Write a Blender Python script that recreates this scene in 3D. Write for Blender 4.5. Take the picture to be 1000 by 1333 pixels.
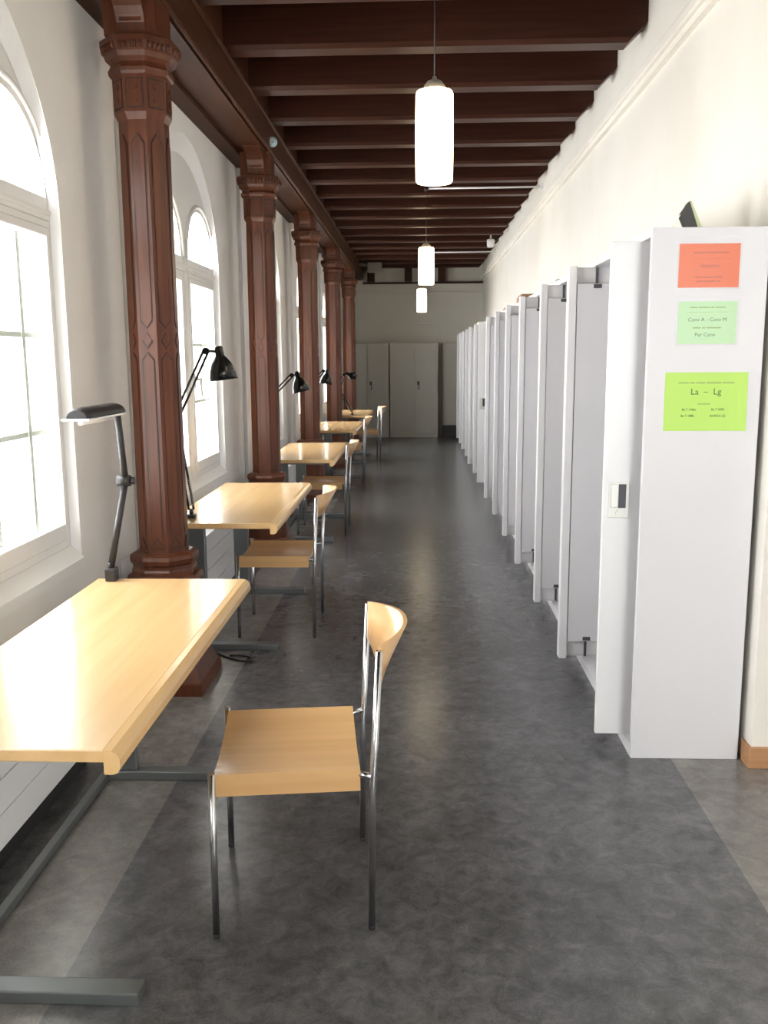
import bpy, bmesh, math, random
from mathutils import Vector, Matrix
random.seed(4)
for o in list(bpy.data.objects): bpy.data.objects.remove(o)
scene = bpy.context.scene
C = scene.collection
PI = math.pi

# ------------------------------------------------------------------ camera
FPX, VPX, VPY, EYE = 1170.0, 545.0, 466.0, 1.55
def camera():
    yc = Vector(((VPX - 500) / FPX, (VPY - 666.5) / FPX, 1)).normalized()
    up = Vector((0, -1, 0)); zc = (up - yc * up.dot(yc)).normalized()
    xc = yc.cross(zc)
    rows = [xc, yc, zc]                      # world axes in camera coords (x right, y down, z forward)
    m = Matrix([[r[0], -r[1], -r[2]] for r in rows]).to_4x4()
    m.translation = (0, 0, EYE)
    cd = bpy.data.cameras.new('camera'); cam = bpy.data.objects.new('camera', cd); C.objects.link(cam)
    cam.matrix_world = m
    cd.sensor_fit = 'HORIZONTAL'; cd.sensor_width = 24; cd.lens = 24 * FPX / 1000
    cd.clip_start = 0.05; cd.clip_end = 200
    scene.camera = cam
camera()

# ------------------------------------------------------------------ world, daylight, exposure
SKY = 15.0
w = bpy.data.worlds.new('overcast_sky'); scene.world = w; w.use_nodes = True
bg = w.node_tree.nodes['Background']
bg.inputs[0].default_value = (0.97, 0.975, 1.0, 1); bg.inputs[1].default_value = SKY
vs = scene.view_settings
vs.view_transform = 'Standard'; vs.look = 'None'; vs.exposure = 0.3; vs.gamma = 1.0; vs.use_curve_mapping = False

WALL_L, WALL_R, END_Y, BACK_Y = -1.45, 1.265, 18.25, -2.3
COL_X, COL_Y0, BAY = -1.21, 4.15, 2.945
COLS = [COL_Y0 + BAY * i for i in range(5)]
WIN_C = [COL_Y0 + BAY * (i - 2) + 1.70 for i in range(6)]
WHW, WSPR, WSILL = 0.83, 2.095, 0.72

def portal(loc, rot, sx, sy):
    l = bpy.data.lights.new('daylight_portal', 'AREA'); l.shape = 'RECTANGLE'; l.size = sx; l.size_y = sy
    l.cycles.is_portal = True
    o = bpy.data.objects.new('daylight_portal', l); C.objects.link(o); o.location = loc; o.rotation_euler = rot
for yc in WIN_C:
    portal((-1.86, yc, 1.8), (0, -PI / 2, 0), 2.35, 1.75)
portal((2.3, BACK_Y - 0.3, 1.7), (PI / 2, 0, 0), 1.6, 2.2)

# ------------------------------------------------------------------ materials
M = {}
def mat(name, col, rough=0.5, metal=0.0, spec=0.5, coat=0.0, noise=None, bump=None, emit=None, scale=(1, 1, 1), rnoise=None, alpha=None):
    m = bpy.data.materials.new(name); m.use_nodes = True; nt = m.node_tree
    b = nt.nodes['Principled BSDF']
    b.inputs['Base Color'].default_value = (*col, 1); b.inputs['Roughness'].default_value = rough
    b.inputs['Metallic'].default_value = metal; b.inputs['Specular IOR Level'].default_value = spec
    b.inputs['Coat Weight'].default_value = coat; b.inputs['Coat Roughness'].default_value = 0.12
    tc = nt.nodes.new('ShaderNodeTexCoord'); mp = nt.nodes.new('ShaderNodeMapping')
    mp.inputs['Scale'].default_value = scale
    nt.links.new(tc.outputs['Object'], mp.inputs['Vector'])
    if noise:                                   # noise = (second colour, scale, detail, lo, hi)
        n = nt.nodes.new('ShaderNodeTexNoise'); n.inputs['Scale'].default_value = noise[1]; n.inputs['Detail'].default_value = noise[2]
        nt.links.new(mp.outputs[0], n.inputs['Vector'])
        r = nt.nodes.new('ShaderNodeValToRGB'); r.color_ramp.elements[0].position = noise[3]; r.color_ramp.elements[1].position = noise[4]
        r.color_ramp.elements[0].color = (*col, 1); r.color_ramp.elements[1].color = (*noise[0], 1)
        nt.links.new(n.outputs[0], r.inputs[0]); nt.links.new(r.outputs[0], b.inputs['Base Color'])
    if bump:                                    # bump = (scale, strength)
        n = nt.nodes.new('ShaderNodeTexNoise'); n.inputs['Scale'].default_value = bump[0]; n.inputs['Detail'].default_value = 4
        nt.links.new(mp.outputs[0], n.inputs['Vector'])
        bp = nt.nodes.new('ShaderNodeBump'); bp.inputs['Strength'].default_value = bump[1]; bp.inputs['Distance'].default_value = 0.01
        nt.links.new(n.outputs[0], bp.inputs['Height']); nt.links.new(bp.outputs[0], b.inputs['Normal'])
    if rnoise:                                  # rnoise = (scale, lo, hi)
        n = nt.nodes.new('ShaderNodeTexNoise'); n.inputs['Scale'].default_value = rnoise[0]; n.inputs['Detail'].default_value = 5
        nt.links.new(mp.outputs[0], n.inputs['Vector'])
        mr = nt.nodes.new('ShaderNodeMapRange'); mr.inputs[1].default_value = 0.3; mr.inputs[2].default_value = 0.7
        mr.inputs[3].default_value = rnoise[1]; mr.inputs[4].default_value = rnoise[2]
        nt.links.new(n.outputs[0], mr.inputs[0]); nt.links.new(mr.outputs[0], b.inputs['Roughness'])
    if emit:
        b.inputs['Emission Color'].default_value = (*emit[0], 1); b.inputs['Emission Strength'].default_value = emit[1]
    if alpha is not None: b.inputs['Alpha'].default_value = alpha
    M[name] = m
    return m

def lino(name, dark, light, scuff):
    m = bpy.data.materials.new(name); m.use_nodes = True; nt = m.node_tree; b = nt.nodes['Principled BSDF']
    tc = nt.nodes.new('ShaderNodeTexCoord')
    def noise(scale, detail, rough=0.6, dist=0.0):
        n = nt.nodes.new('ShaderNodeTexNoise'); n.inputs['Scale'].default_value = scale; n.inputs['Detail'].default_value = detail
        n.inputs['Roughness'].default_value = rough; n.inputs['Distortion'].default_value = dist
        nt.links.new(tc.outputs['Object'], n.inputs['Vector']); return n
    def ramp(src, p0, p1, c0, c1):
        r = nt.nodes.new('ShaderNodeValToRGB'); r.color_ramp.elements[0].position = p0; r.color_ramp.elements[1].position = p1
        r.color_ramp.elements[0].color = (*c0, 1); r.color_ramp.elements[1].color = (*c1, 1)
        nt.links.new(src.outputs[0], r.inputs[0]); return r
    def mixmul(src, r):
        mul = nt.nodes.new('ShaderNodeMix'); mul.data_type = 'RGBA'; mul.blend_type = 'MULTIPLY'; mul.inputs[0].default_value = 1
        nt.links.new(src, mul.inputs[6]); nt.links.new(r.outputs[0], mul.inputs[7]); return mul.outputs[2]
    a = ramp(noise(15, 10, 0.75, 0.5), 0.36, 0.64, dark, light)
    c = mixmul(a.outputs[0], ramp(noise(3.2, 8, 0.7, 0.6), 0.35, 0.65, (0.78, 0.78, 0.78), (1.2, 1.2, 1.2)))
    c = mixmul(c, ramp(noise(170, 4, 0.7), 0.3, 0.72, (0.80, 0.80, 0.80), (1.2, 1.2, 1.2)))
    s1 = ramp(noise(75, 8, 0.75, 1.5), 0.56, 0.70, (0, 0, 0), (1, 1, 1)); s2 = ramp(noise(6, 6, 0.7, 0.8), 0.53, 0.66, (0, 0, 0), (1, 1, 1))
    mm = nt.nodes.new('ShaderNodeMath'); mm.operation = 'MULTIPLY'
    nt.links.new(s1.outputs[0], mm.inputs[0]); nt.links.new(s2.outputs[0], mm.inputs[1])
    m2 = nt.nodes.new('ShaderNodeMath'); m2.operation = 'MULTIPLY'; m2.inputs[1].default_value = 0.3; nt.links.new(mm.outputs[0], m2.inputs[0])
    mx = nt.nodes.new('ShaderNodeMix'); mx.data_type = 'RGBA'
    nt.links.new(m2.outputs[0], mx.inputs[0]); nt.links.new(c, mx.inputs[6]); mx.inputs[7].default_value = (*scuff, 1)
    nt.links.new(mx.outputs[2], b.inputs['Base Color'])
    b.inputs['Roughness'].default_value = 0.24
    bp = nt.nodes.new('ShaderNodeBump'); bp.inputs['Strength'].default_value = 0.02; bp.inputs['Distance'].default_value = 0.01
    nt.links.new(noise(60, 3).outputs[0], bp.inputs['Height']); nt.links.new(bp.outputs[0], b.inputs['Normal'])
    M[name] = m

def wood(name, c0, c1, rough, along='y', grain=1.0, coat=0.0, spec=0.5):
    s = {'x': (1.2, 22, 22), 'y': (22, 1.2, 22), 'z': (22, 22, 1.2)}[along]
    s = tuple(v * grain for v in s)
    return mat(name, c0, rough, coat=coat, spec=spec, noise=(c1, 1.6, 6, 0.3, 0.72), bump=(3, 0.03), scale=s)

mat('plaster', (0.80, 0.77, 0.72), 0.92, noise=((0.84, 0.815, 0.77), 2.5, 5, 0.3, 0.7), bump=(55, 0.10))
mat('plaster_white', (0.75, 0.715, 0.645), 0.9, noise=((0.79, 0.755, 0.69), 2.2, 5, 0.3, 0.7), bump=(55, 0.06))
mat('plaster_end', (0.70, 0.68, 0.62), 0.92, noise=((0.74, 0.72, 0.67), 2.0, 5, 0.3, 0.7), bump=(50, 0.06))
mat('white_paint', (0.83, 0.81, 0.77), 0.45)
mat('white_gloss', (0.86, 0.86, 0.86), 0.35)
mat('locker', (0.665, 0.655, 0.675), 0.42, noise=((0.69, 0.68, 0.695), 1.5, 3, 0.3, 0.7))
mat('locker_edge', (0.78, 0.775, 0.78), 0.35)
mat('grey_cupboard', (0.50, 0.485, 0.44), 0.5, noise=((0.53, 0.515, 0.47), 2, 3, 0.3, 0.7))
wood('mahogany', (0.070, 0.021, 0.010), (0.125, 0.040, 0.018), 0.34, 'z', coat=0.0, spec=0.35)
wood('mahogany_dark', (0.032, 0.011, 0.0065), (0.056, 0.019, 0.011), 0.36, 'x', coat=0.0, spec=0.2)
wood('mahogany_beam', (0.046, 0.017, 0.008), (0.076, 0.028, 0.013), 0.5, 'y', coat=0.0, spec=0.12)
wood('ceiling_wood', (0.020, 0.008, 0.006), (0.034, 0.013, 0.009), 0.5, 'y')
wood('beech', (0.68, 0.435, 0.19), (0.76, 0.51, 0.245), 0.26, 'y', 0.55, coat=0.5)
wood('plywood', (0.58, 0.34, 0.145), (0.69, 0.43, 0.20), 0.30, 'x', 0.5, coat=0.25)
wood('skirting_wood', (0.36, 0.18, 0.08), (0.48, 0.26, 0.12), 0.45, 'x')
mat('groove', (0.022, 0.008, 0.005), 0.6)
mat('chrome', (0.60, 0.61, 0.63), 0.18, metal=1)
mat('steel', (0.20, 0.215, 0.22), 0.42, metal=0.75)
mat('brushed', (0.66, 0.60, 0.50), 0.42, metal=0.7)
mat('iron', (0.50, 0.54, 0.46), 0.5, metal=0.3)
mat('black', (0.010, 0.011, 0.011), 0.22, spec=0.5)
mat('black_plastic', (0.020, 0.019, 0.020), 0.45)
mat('rubber', (0.02, 0.02, 0.02), 0.7)
mat('duct_grey', (0.22, 0.21, 0.19), 0.6)
mat('gap_shade', (0.20, 0.19, 0.23), 0.6)  # shade tone for the gap beside the door's inner panel
mat('grey_dark', (0.06, 0.06, 0.07), 0.5)
mat('nickel', (0.62, 0.62, 0.58), 0.4, metal=0.4)
mat('paper_orange', (0.78, 0.135, 0.016), 0.7)
mat('paper_mint', (0.50, 0.76, 0.42), 0.7)
mat('paper_lime', (0.50, 0.76, 0.16), 0.7)
mat('ink', (0.08, 0.16, 0.06), 0.8)
mat('ink_soft', (0.33, 0.46, 0.16), 0.8)
mat('ink_orange', (0.40, 0.07, 0.02), 0.8)
mat('ink_orange_soft', (0.45, 0.08, 0.02), 0.8)
mat('sleeve', (0.9, 0.9, 0.92), 0.15, alpha=0.06)
mat('card_white', (0.86, 0.86, 0.82), 0.7)
mat('binder', (0.035, 0.032, 0.028), 0.5)
mat('binder_edge', (0.55, 0.60, 0.36), 0.6)
mat('cardboard', (0.38, 0.22, 0.13), 0.8)
mat('orange_plastic', (0.75, 0.25, 0.08), 0.5)
mat('disc_blue', (0.42, 0.60, 0.66), 0.3)
mat('lamp_glass', (0.95, 0.93, 0.88), 0.25, emit=((1.0, 0.80, 0.48), 8.0))
mat('render_out', (0.62, 0.66, 0.52), 0.9)
lino('lino_dark', (0.064, 0.064, 0.067), (0.132, 0.131, 0.134), (0.34, 0.34, 0.34))
lino('lino_light', (0.135, 0.126, 0.117), (0.215, 0.203, 0.188), (0.36, 0.35, 0.33))
g = bpy.data.materials.new('window_glass'); g.use_nodes = True; nt = g.node_tree
nt.nodes.remove(nt.nodes['Principled BSDF']); out = nt.nodes['Material Output']
tr = nt.nodes.new('ShaderNodeBsdfTransparent'); tr.inputs[0].default_value = (0.97, 0.975, 0.97, 1)
gl = nt.nodes.new('ShaderNodeBsdfGlossy'); gl.inputs['Roughness'].default_value = 0.03
mx = nt.nodes.new('ShaderNodeMixShader'); mx.inputs[0].default_value = 0.05
nt.links.new(tr.outputs[0], mx.inputs[1]); nt.links.new(gl.outputs[0], mx.inputs[2]); nt.links.new(mx.outputs[0], out.inputs[0])
M['window_glass'] = g

# ------------------------------------------------------------------ mesh helpers
def bx(bm, x0, x1, y0, y1, z0, z1, bev=0.0):
    v = [bm.verts.new((x, y, z)) for x in (x0, x1) for y in (y0, y1) for z in (z0, z1)]
    fs = [bm.faces.new([v[i] for i in q]) for q in ((0, 1, 3, 2), (4, 6, 7, 5), (0, 4, 5, 1), (2, 3, 7, 6), (0, 2, 6, 4), (1, 5, 7, 3))]
    if bev:
        es = list({e for f in fs for e in f.edges})
        bmesh.ops.bevel(bm, geom=es, offset=bev, segments=2, profile=0.5, affect='EDGES')
    return bm
def box(*a, **k): return bx(bmesh.new(), *a, **k)
def tube(bm, p, q, r0, r1=None, n=12, caps=True):
    p, q = Vector(p), Vector(q); r1 = r0 if r1 is None else r1
    d = (q - p).normalized(); a = d.orthogonal().normalized(); b = d.cross(a)
    R0 = [bm.verts.new(p + (a * math.cos(t) + b * math.sin(t)) * r0) for t in [2 * PI * i / n for i in range(n)]]
    R1 = [bm.verts.new(q + (a * math.cos(t) + b * math.sin(t)) * r1) for t in [2 * PI * i / n for i in range(n)]]
    for i in range(n):
        f = bm.faces.new((R0[i], R0[(i + 1) % n], R1[(i + 1) % n], R1[i])); f.smooth = True
    if caps: bm.faces.new(R0[::-1]); bm.faces.new(R1)
    return bm
def path(bm, pts, r, n=8):
    pts = [Vector(p) for p in pts]; prev = None; up = Vector((0.13, 0.21, 0.97))
    for i, p in enumerate(pts):
        d = (pts[min(i + 1, len(pts) - 1)] - pts[max(i - 1, 0)]).normalized()
        a = d.cross(up).normalized(); b = d.cross(a)
        ring = [bm.verts.new(p + (a * math.cos(2 * PI * k / n) + b * math.sin(2 * PI * k / n)) * r) for k in range(n)]
        if prev:
            for k in range(n):
                f = bm.faces.new((prev[k], prev[(k + 1) % n], ring[(k + 1) % n], ring[k])); f.smooth = True
        else: bm.faces.new(ring)
        prev = ring
    bm.faces.new(prev[::-1])
    return bm
def lathe(bm, prof, n=24, smooth=True, phase=0.0, c=(0, 0), capped=True, mtx=None):
    rings = []
    for r, z in prof:
        ring = []
        for k in range(n):
            t = 2 * PI * k / n + phase; p = Vector((c[0] + r * math.cos(t), c[1] + r * math.sin(t), z))
            ring.append(bm.verts.new(mtx @ p if mtx else p))
        rings.append(ring)
    for a, b in zip(rings, rings[1:]):
        for k in range(n):
            f = bm.faces.new((a[k], a[(k + 1) % n], b[(k + 1) % n], b[k])); f.smooth = smooth
    if capped:
        if prof[0][0] > 1e-5: bm.faces.new(rings[0][::-1])
        if prof[-1][0] > 1e-5: bm.faces.new(rings[-1])
    return bm
def prism(bm, pts, off):
    a = [bm.verts.new(p) for p in pts]; b = [bm.verts.new(Vector(p) + Vector(off)) for p in pts]
    bm.faces.new(a); bm.faces.new(b[::-1]); n = len(a)
    for i in range(n): bm.faces.new((a[i], b[i], b[(i + 1) % n], a[(i + 1) % n]))
    return bm
def obj(name, bm, m, parent=None, label=None):
    bmesh.ops.recalc_face_normals(bm, faces=bm.faces[:])
    me = bpy.data.meshes.new(name); bm.to_mesh(me); bm.free(); me.materials.append(M[m])
    o = bpy.data.objects.new(name, me); C.objects.link(o)
    if parent: o.parent = parent
    if label: o['label'] = label
    return o
def tag(o, label, cat, group=None):
    o['label'] = label; o['category'] = cat
    if group: o['group'] = group
    return o
def thing(name, label, cat, loc=(0, 0, 0), rotz=0, group=None):
    o = bpy.data.objects.new(name, None); C.objects.link(o); o.empty_display_size = 0.05
    o.location = loc; o.rotation_euler = (0, 0, rotz)
    return tag(o, label, cat, group)
def struct(name, bm, m):
    o = obj(name, bm, m); o['kind'] = 'structure'; return o
def struct_empty(name, loc=(0, 0, 0)):
    o = bpy.data.objects.new(name, None); C.objects.link(o); o.location = loc; o.empty_display_size = 0.05; o['kind'] = 'structure'; return o
def inst(src, parent, loc, name=None):
    o = src.copy(); C.objects.link(o); o.parent = parent; o.location = loc
    if name: o.name = name
    return o
def dup(root, loc, rotz, label):
    r = root.copy(); C.objects.link(r); r.location = loc; r.rotation_euler = (0, 0, rotz); r['label'] = label
    for ch in list(root.children):
        c = ch.copy(); C.objects.link(c); c.parent = r
        for gch in ch.children:
            d = gch.copy(); C.objects.link(d); d.parent = c
    return r
ORD = ['first', 'second', 'third', 'fourth', 'fifth', 'sixth', 'seventh', 'eighth', 'ninth', 'tenth', 'eleventh', 'twelfth', 'thirteenth', 'fourteenth']

# ------------------------------------------------------------------ floor
fl = struct('floor', box(-1.9, 3.4, BACK_Y - 0.2, END_Y + 0.2, -0.2, -0.012), 'lino_dark')
obj('lino_sheet', box(-0.90, 0.985, BACK_Y, END_Y, -0.012, 0.0), 'lino_dark', fl)
obj('lino_border', box(-1.185, -0.90, BACK_Y, END_Y, -0.012, 0.0), 'lino_light', fl)
obj('lino_border', box(-1.45, -1.185, BACK_Y, END_Y, -0.012, 0.0), 'lino_dark', fl)
obj('lino_border', box(0.985, 3.2, BACK_Y, END_Y, -0.012, 0.0), 'lino_light', fl)

# ------------------------------------------------------------------ left wall with arched window openings
TOPZ = 3.62
def arch_z(dy, a, b): return WSPR + b * math.sqrt(max(0.0, 1 - (dy / a) ** 2))
def cell(bm, xa, xb, y0, y1, l0, l1, u0, u1):
    v = [bm.verts.new(p) for p in ((xa, y0, l0), (xa, y1, l1), (xa, y1, u1), (xa, y0, u0), (xb, y0, l0), (xb, y1, l1), (xb, y1, u1), (xb, y0, u0))]
    for q in ((0, 1, 2, 3), (7, 6, 5, 4), (0, 4, 5, 1), (3, 2, 6, 7), (0, 3, 7, 4), (1, 5, 6, 2)): bm.faces.new([v[i] for i in q])
bm = bmesh.new(); XO = -1.82
edge = BACK_Y
NA = 40
def ysamp(hw, n): return [-hw * math.cos(PI * i / n) for i in range(n + 1)]
for yc in WIN_C:
    bx(bm, XO, WALL_L, edge, yc - WHW, -0.1, TOPZ)
    bx(bm, XO, WALL_L, yc - WHW, yc + WHW, -0.1, WSILL)
    ss = ysamp(WHW, NA)
    for a, b in zip(ss, ss[1:]):
        cell(bm, XO, WALL_L, yc + a, yc + b, arch_z(a, WHW, WHW), arch_z(b, WHW, WHW), TOPZ, TOPZ)
    edge = yc + WHW
bx(bm, XO, WALL_L, edge, END_Y + 0.15, -0.1, TOPZ)
struct('wall_left', bm, 'plaster')

# ------------------------------------------------------------------ windows
FX0, FX1 = -1.56, -1.49          # window plate
LIGHTS = ((-0.795, -0.075), (0.075, 0.795))
def window_meshes():
    d = {}
    bm = bmesh.new()             # the fixed frame: jambs, mullion, transom, arched tympanum
    def top(y): return arch_z(y, WHW, WHW) + 0.01
    ys = sorted(set([round(v, 5) for v in ysamp(WHW, 24)] + [q for l in LIGHTS for q in l] +
                    [round(l[0] + (l[1] - l[0]) * (0.5 - 0.5 * math.cos(PI * i / 20)), 5) for l in LIGHTS for i in range(21)]))
    for a, b in zip(ys, ys[1:]):
        mid = (a + b) / 2
        L = next((l for l in LIGHTS if l[0] < mid < l[1]), None)
        if L is None:
            cell(bm, FX0, FX1, a, b, WSILL, WSILL, top(a), top(b)); continue
        cell(bm, FX0, FX1, a, b, WSILL, WSILL, 0.80, 0.80)
        cell(bm, FX0, FX1, a, b, 2.075, 2.075, 2.19, 2.19)
        c = (L[0] + L[1]) / 2; r = (L[1] - L[0]) / 2
        def lz(y): return 2.19 + 0.335 * math.sqrt(max(0, 1 - ((y - c) / r) ** 2))
        cell(bm, FX0, FX1, a, b, lz(a), lz(b), top(a), top(b))
    d['window_frame'] = (bm, 'white_paint')
    bm = bmesh.new()             # splayed reveal between wall face and frame
    def ring(hw, b, x):
        p = [(x, hw, WSILL)] + [(x, hw * math.cos(PI * i / 40), WSPR + b * math.sin(PI * i / 40)) for i in range(41)] + [(x, -hw, WSILL)]
        return [bm.verts.new(q) for q in p]
    o1 = ring(WHW + 0.004, WHW + 0.004, WALL_L - 0.001); i1 = ring(0.812, 0.715, FX1 + 0.002); o2 = ring(WHW + 0.004, WHW + 0.004, FX1 + 0.001)
    for a, b in ((o1, i1), (i1, o2), (o2, o1)):
        for k in range(len(a) - 1):
            bm.faces.new((a[k], a[k + 1], b[k + 1], b[k]))
    d['reveal'] = (bm, 'white_gloss')
    prof = [(FX1 - 0.01, WSILL - 0.05), (FX1 - 0.01, WSILL + 0.05), (FX1 + 0.004, WSILL + 0.05), (WALL_L + 0.010, WSILL - 0.006), (WALL_L + 0.010, WSILL - 0.05)]
    bm = prism(bmesh.new(), [(x, -WHW + 0.001, z) for x, z in prof], (0, 2 * WHW - 0.002, 0))
    d['window_sill'] = (bm, 'white_paint')
    bm = bx(bmesh.new(), FX1 - 0.002, FX1 + 0.022, -0.79, 0.79, 2.118, 2.140, bev=0.006)
    bx(bm, FX1 - 0.002, FX1 + 0.012, -0.79, 0.79, 2.100, 2.118)
    d['transom_moulding'] = (bm, 'white_paint')
    bm = bmesh.new()             # colonnette on the mullion
    tube(bm, (FX1, 0, WSILL), (FX1, 0, 2.30), 0.022, n=10)
    d['mullion_rod'] = (bm, 'white_paint')
    return d
def arch_moulding(L):
    c = (L[0] + L[1]) / 2; r = (L[1] - L[0]) / 2 + 0.035
    return path(bmesh.new(), [(FX1 + 0.004, c + r * math.cos(PI * i / 20), 2.19 + (0.335 + 0.035) * math.sin(PI * i / 20)) for i in range(21)], 0.014, 6)
def casement_parts(L):
    y0, y1 = L[0] + 0.004, L[1] - 0.004; z0, z1 = 0.803, 2.072; t = 0.034; xa, xb = -1.548, -1.482
    bm = bmesh.new()
    bx(bm, xa, xb, y0, y0 + t, z0, z1, bev=0.004); bx(bm, xa, xb, y1 - t, y1, z0, z1, bev=0.004)
    bx(bm, xa, xb, y0 + t, y1 - t, z0, z0 + 0.07, bev=0.004); bx(bm, xa, xb, y0 + t, y1 - t, z1 - t, z1, bev=0.004)
    ya = y0 + t; yb = y1 - t; ys = [ya, ya + (yb - ya) * 0.26, ya + (yb - ya) * 0.76, yb]; zs = [z0 + 0.07] + [z0 + 0.07 + (z1 - t - z0 - 0.07) * k / 3 for k in (1, 2)] + [z1 - t]
    panes = []
    for i in range(3):
        for j in range(3): panes.append(box(-1.527, -1.523, ys[i], ys[i + 1], zs[j], zs[j + 1]))
    bars = [box(-1.560, -1.536, yy - 0.014, yy + 0.014, z0, z1) for yy in ys[1:3]]
    for z in zs[1:3]: bars.append(box(-1.558, -1.540, y0, y1, z - 0.010, z + 0.010))
    for yy in (ya + 0.012, yb - 0.024): bars.append(box(-1.575, -1.562, yy, yy + 0.014, z0, z1))
    return bm, panes, bars
def light_parts(L):
    c = (L[0] + L[1]) / 2; r = (L[1] - L[0]) / 2; n = 16
    pts = [(-1.528, c + r * math.cos(PI * i / n), 2.19 + 0.335 * math.sin(PI * i / n)) for i in range(n + 1)]
    pane = prism(bmesh.new(), pts, (0.004, 0, 0))
    bar = box(-1.60, -1.575, c - 0.011, c + 0.011, 2.19, 2.525)
    return pane, bar
protos = None
def build_window(idx, yc):
    global protos
    w_ = struct_empty('window_%d' % idx, (0, yc, 0))
    if protos is None:
        protos = []
        for n_, (bm, m) in window_meshes().items(): protos.append((obj(n_, bm, m, w_), []))
        for k, L in enumerate(LIGHTS):
            protos.append((obj('arch_moulding', arch_moulding(L), 'white_paint', w_), []))
            cbm, panes, bars = casement_parts(L)
            c = obj('casement', cbm, 'white_paint', w_)
            subs = [obj('pane', p, 'window_glass', c) for p in panes] + [obj('muntin', b, 'iron', c) for b in bars]
            if k == 1:
                hb = bmesh.new(); ybar = L[0] + 0.03
                bx(hb, -1.484, -1.474, ybar - 0.014, ybar + 0.014, 1.36, 1.46, bev=0.003); tube(hb, (-1.476, ybar, 1.42), (-1.436, ybar, 1.42), 0.009, n=8)
                tube(hb, (-1.438, ybar, 1.43), (-1.438, ybar + 0.01, 1.31), 0.009, 0.007, n=8)
                subs.append(obj('handle', hb, 'nickel', c))
            protos.append((c, subs))
            p, b = light_parts(L)
            protos.append((obj('pane', p, 'window_glass', w_), [])); protos.append((obj('muntin', b, 'iron', w_), []))
        return
    for p, subs in protos:
        c = p.copy(); C.objects.link(c); c.parent = w_
        for s in subs:
            q = s.copy(); C.objects.link(q); q.parent = c
for i, yc in enumerate(WIN_C): build_window(i + 1, yc)

# ------------------------------------------------------------------ right wall, pier, end wall, lobby walls
PIER_Y = 3.27
struct('wall_right', box(WALL_R, WALL_R + 0.3, PIER_Y, END_Y + 0.15, -0.1, TOPZ), 'plaster_white')
struct('wall_lobby', box(WALL_R + 0.3, 3.4, PIER_Y, PIER_Y + 0.15, -0.1, TOPZ), 'plaster_white')
struct('wall_side', box(3.2, 3.4, BACK_Y - 0.15, PIER_Y, -0.1, TOPZ), 'plaster_white')
bm = bmesh.new()
for a in ((-1.82, 1.5, -0.1, TOPZ), (3.1, 3.4, -0.1, TOPZ), (1.5, 3.1, -0.1, 0.6), (1.5, 3.1, 2.8, TOPZ)): bx(bm, a[0], a[1], BACK_Y - 0.15, BACK_Y, a[2], a[3])
struct('wall_back', bm, 'plaster_white')
w7 = struct_empty('window_7', (2.3, BACK_Y, 0))  # extra window added out of view to let daylight in from behind
bm = bmesh.new()
for a in ((-0.8, -0.73, 0.6, 2.8), (0.73, 0.8, 0.6, 2.8), (-0.73, 0.73, 0.6, 0.67), (-0.73, 0.73, 2.73, 2.8), (-0.035, 0.035, 0.67, 2.73)): bx(bm, a[0], a[1], -0.12, -0.05, a[2], a[3])
obj('window_frame', bm, 'white_paint', w7)
obj('pane', box(-0.73, -0.035, -0.09, -0.085, 0.67, 2.73), 'window_glass', w7); obj('pane', box(0.035, 0.73, -0.09, -0.085, 0.67, 2.73), 'window_glass', w7)  # panes of the added window, out of view
struct('wall_end', box(-1.82, 1.6, END_Y, END_Y + 0.15, -0.1, TOPZ), 'plaster_end')
bm = bmesh.new(); bx(bm, WALL_R - 0.055, WALL_R, PIER_Y, END_Y, 3.06, 3.115, bev=0.008); bx(bm, WALL_R - 0.03, WALL_R, PIER_Y, END_Y, 3.025, 3.06)
struct('trim_1', bm, 'plaster_white')
bm = bmesh.new(); bx(bm, -1.45, WALL_R, END_Y - 0.03, END_Y, 2.80, 2.84, bev=0.006)
struct('trim_2', bm, 'plaster_end')
bm = bmesh.new(); bx(bm, WALL_R - 0.012, WALL_R, PIER_Y, 3.345, 0, 0.085, bev=0.003); bx(bm, WALL_R - 0.012, 3.2, PIER_Y - 0.012, PIER_Y, 0, 0.085, bev=0.003)
struct('baseboard_right', bm, 'skirting_wood')

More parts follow.
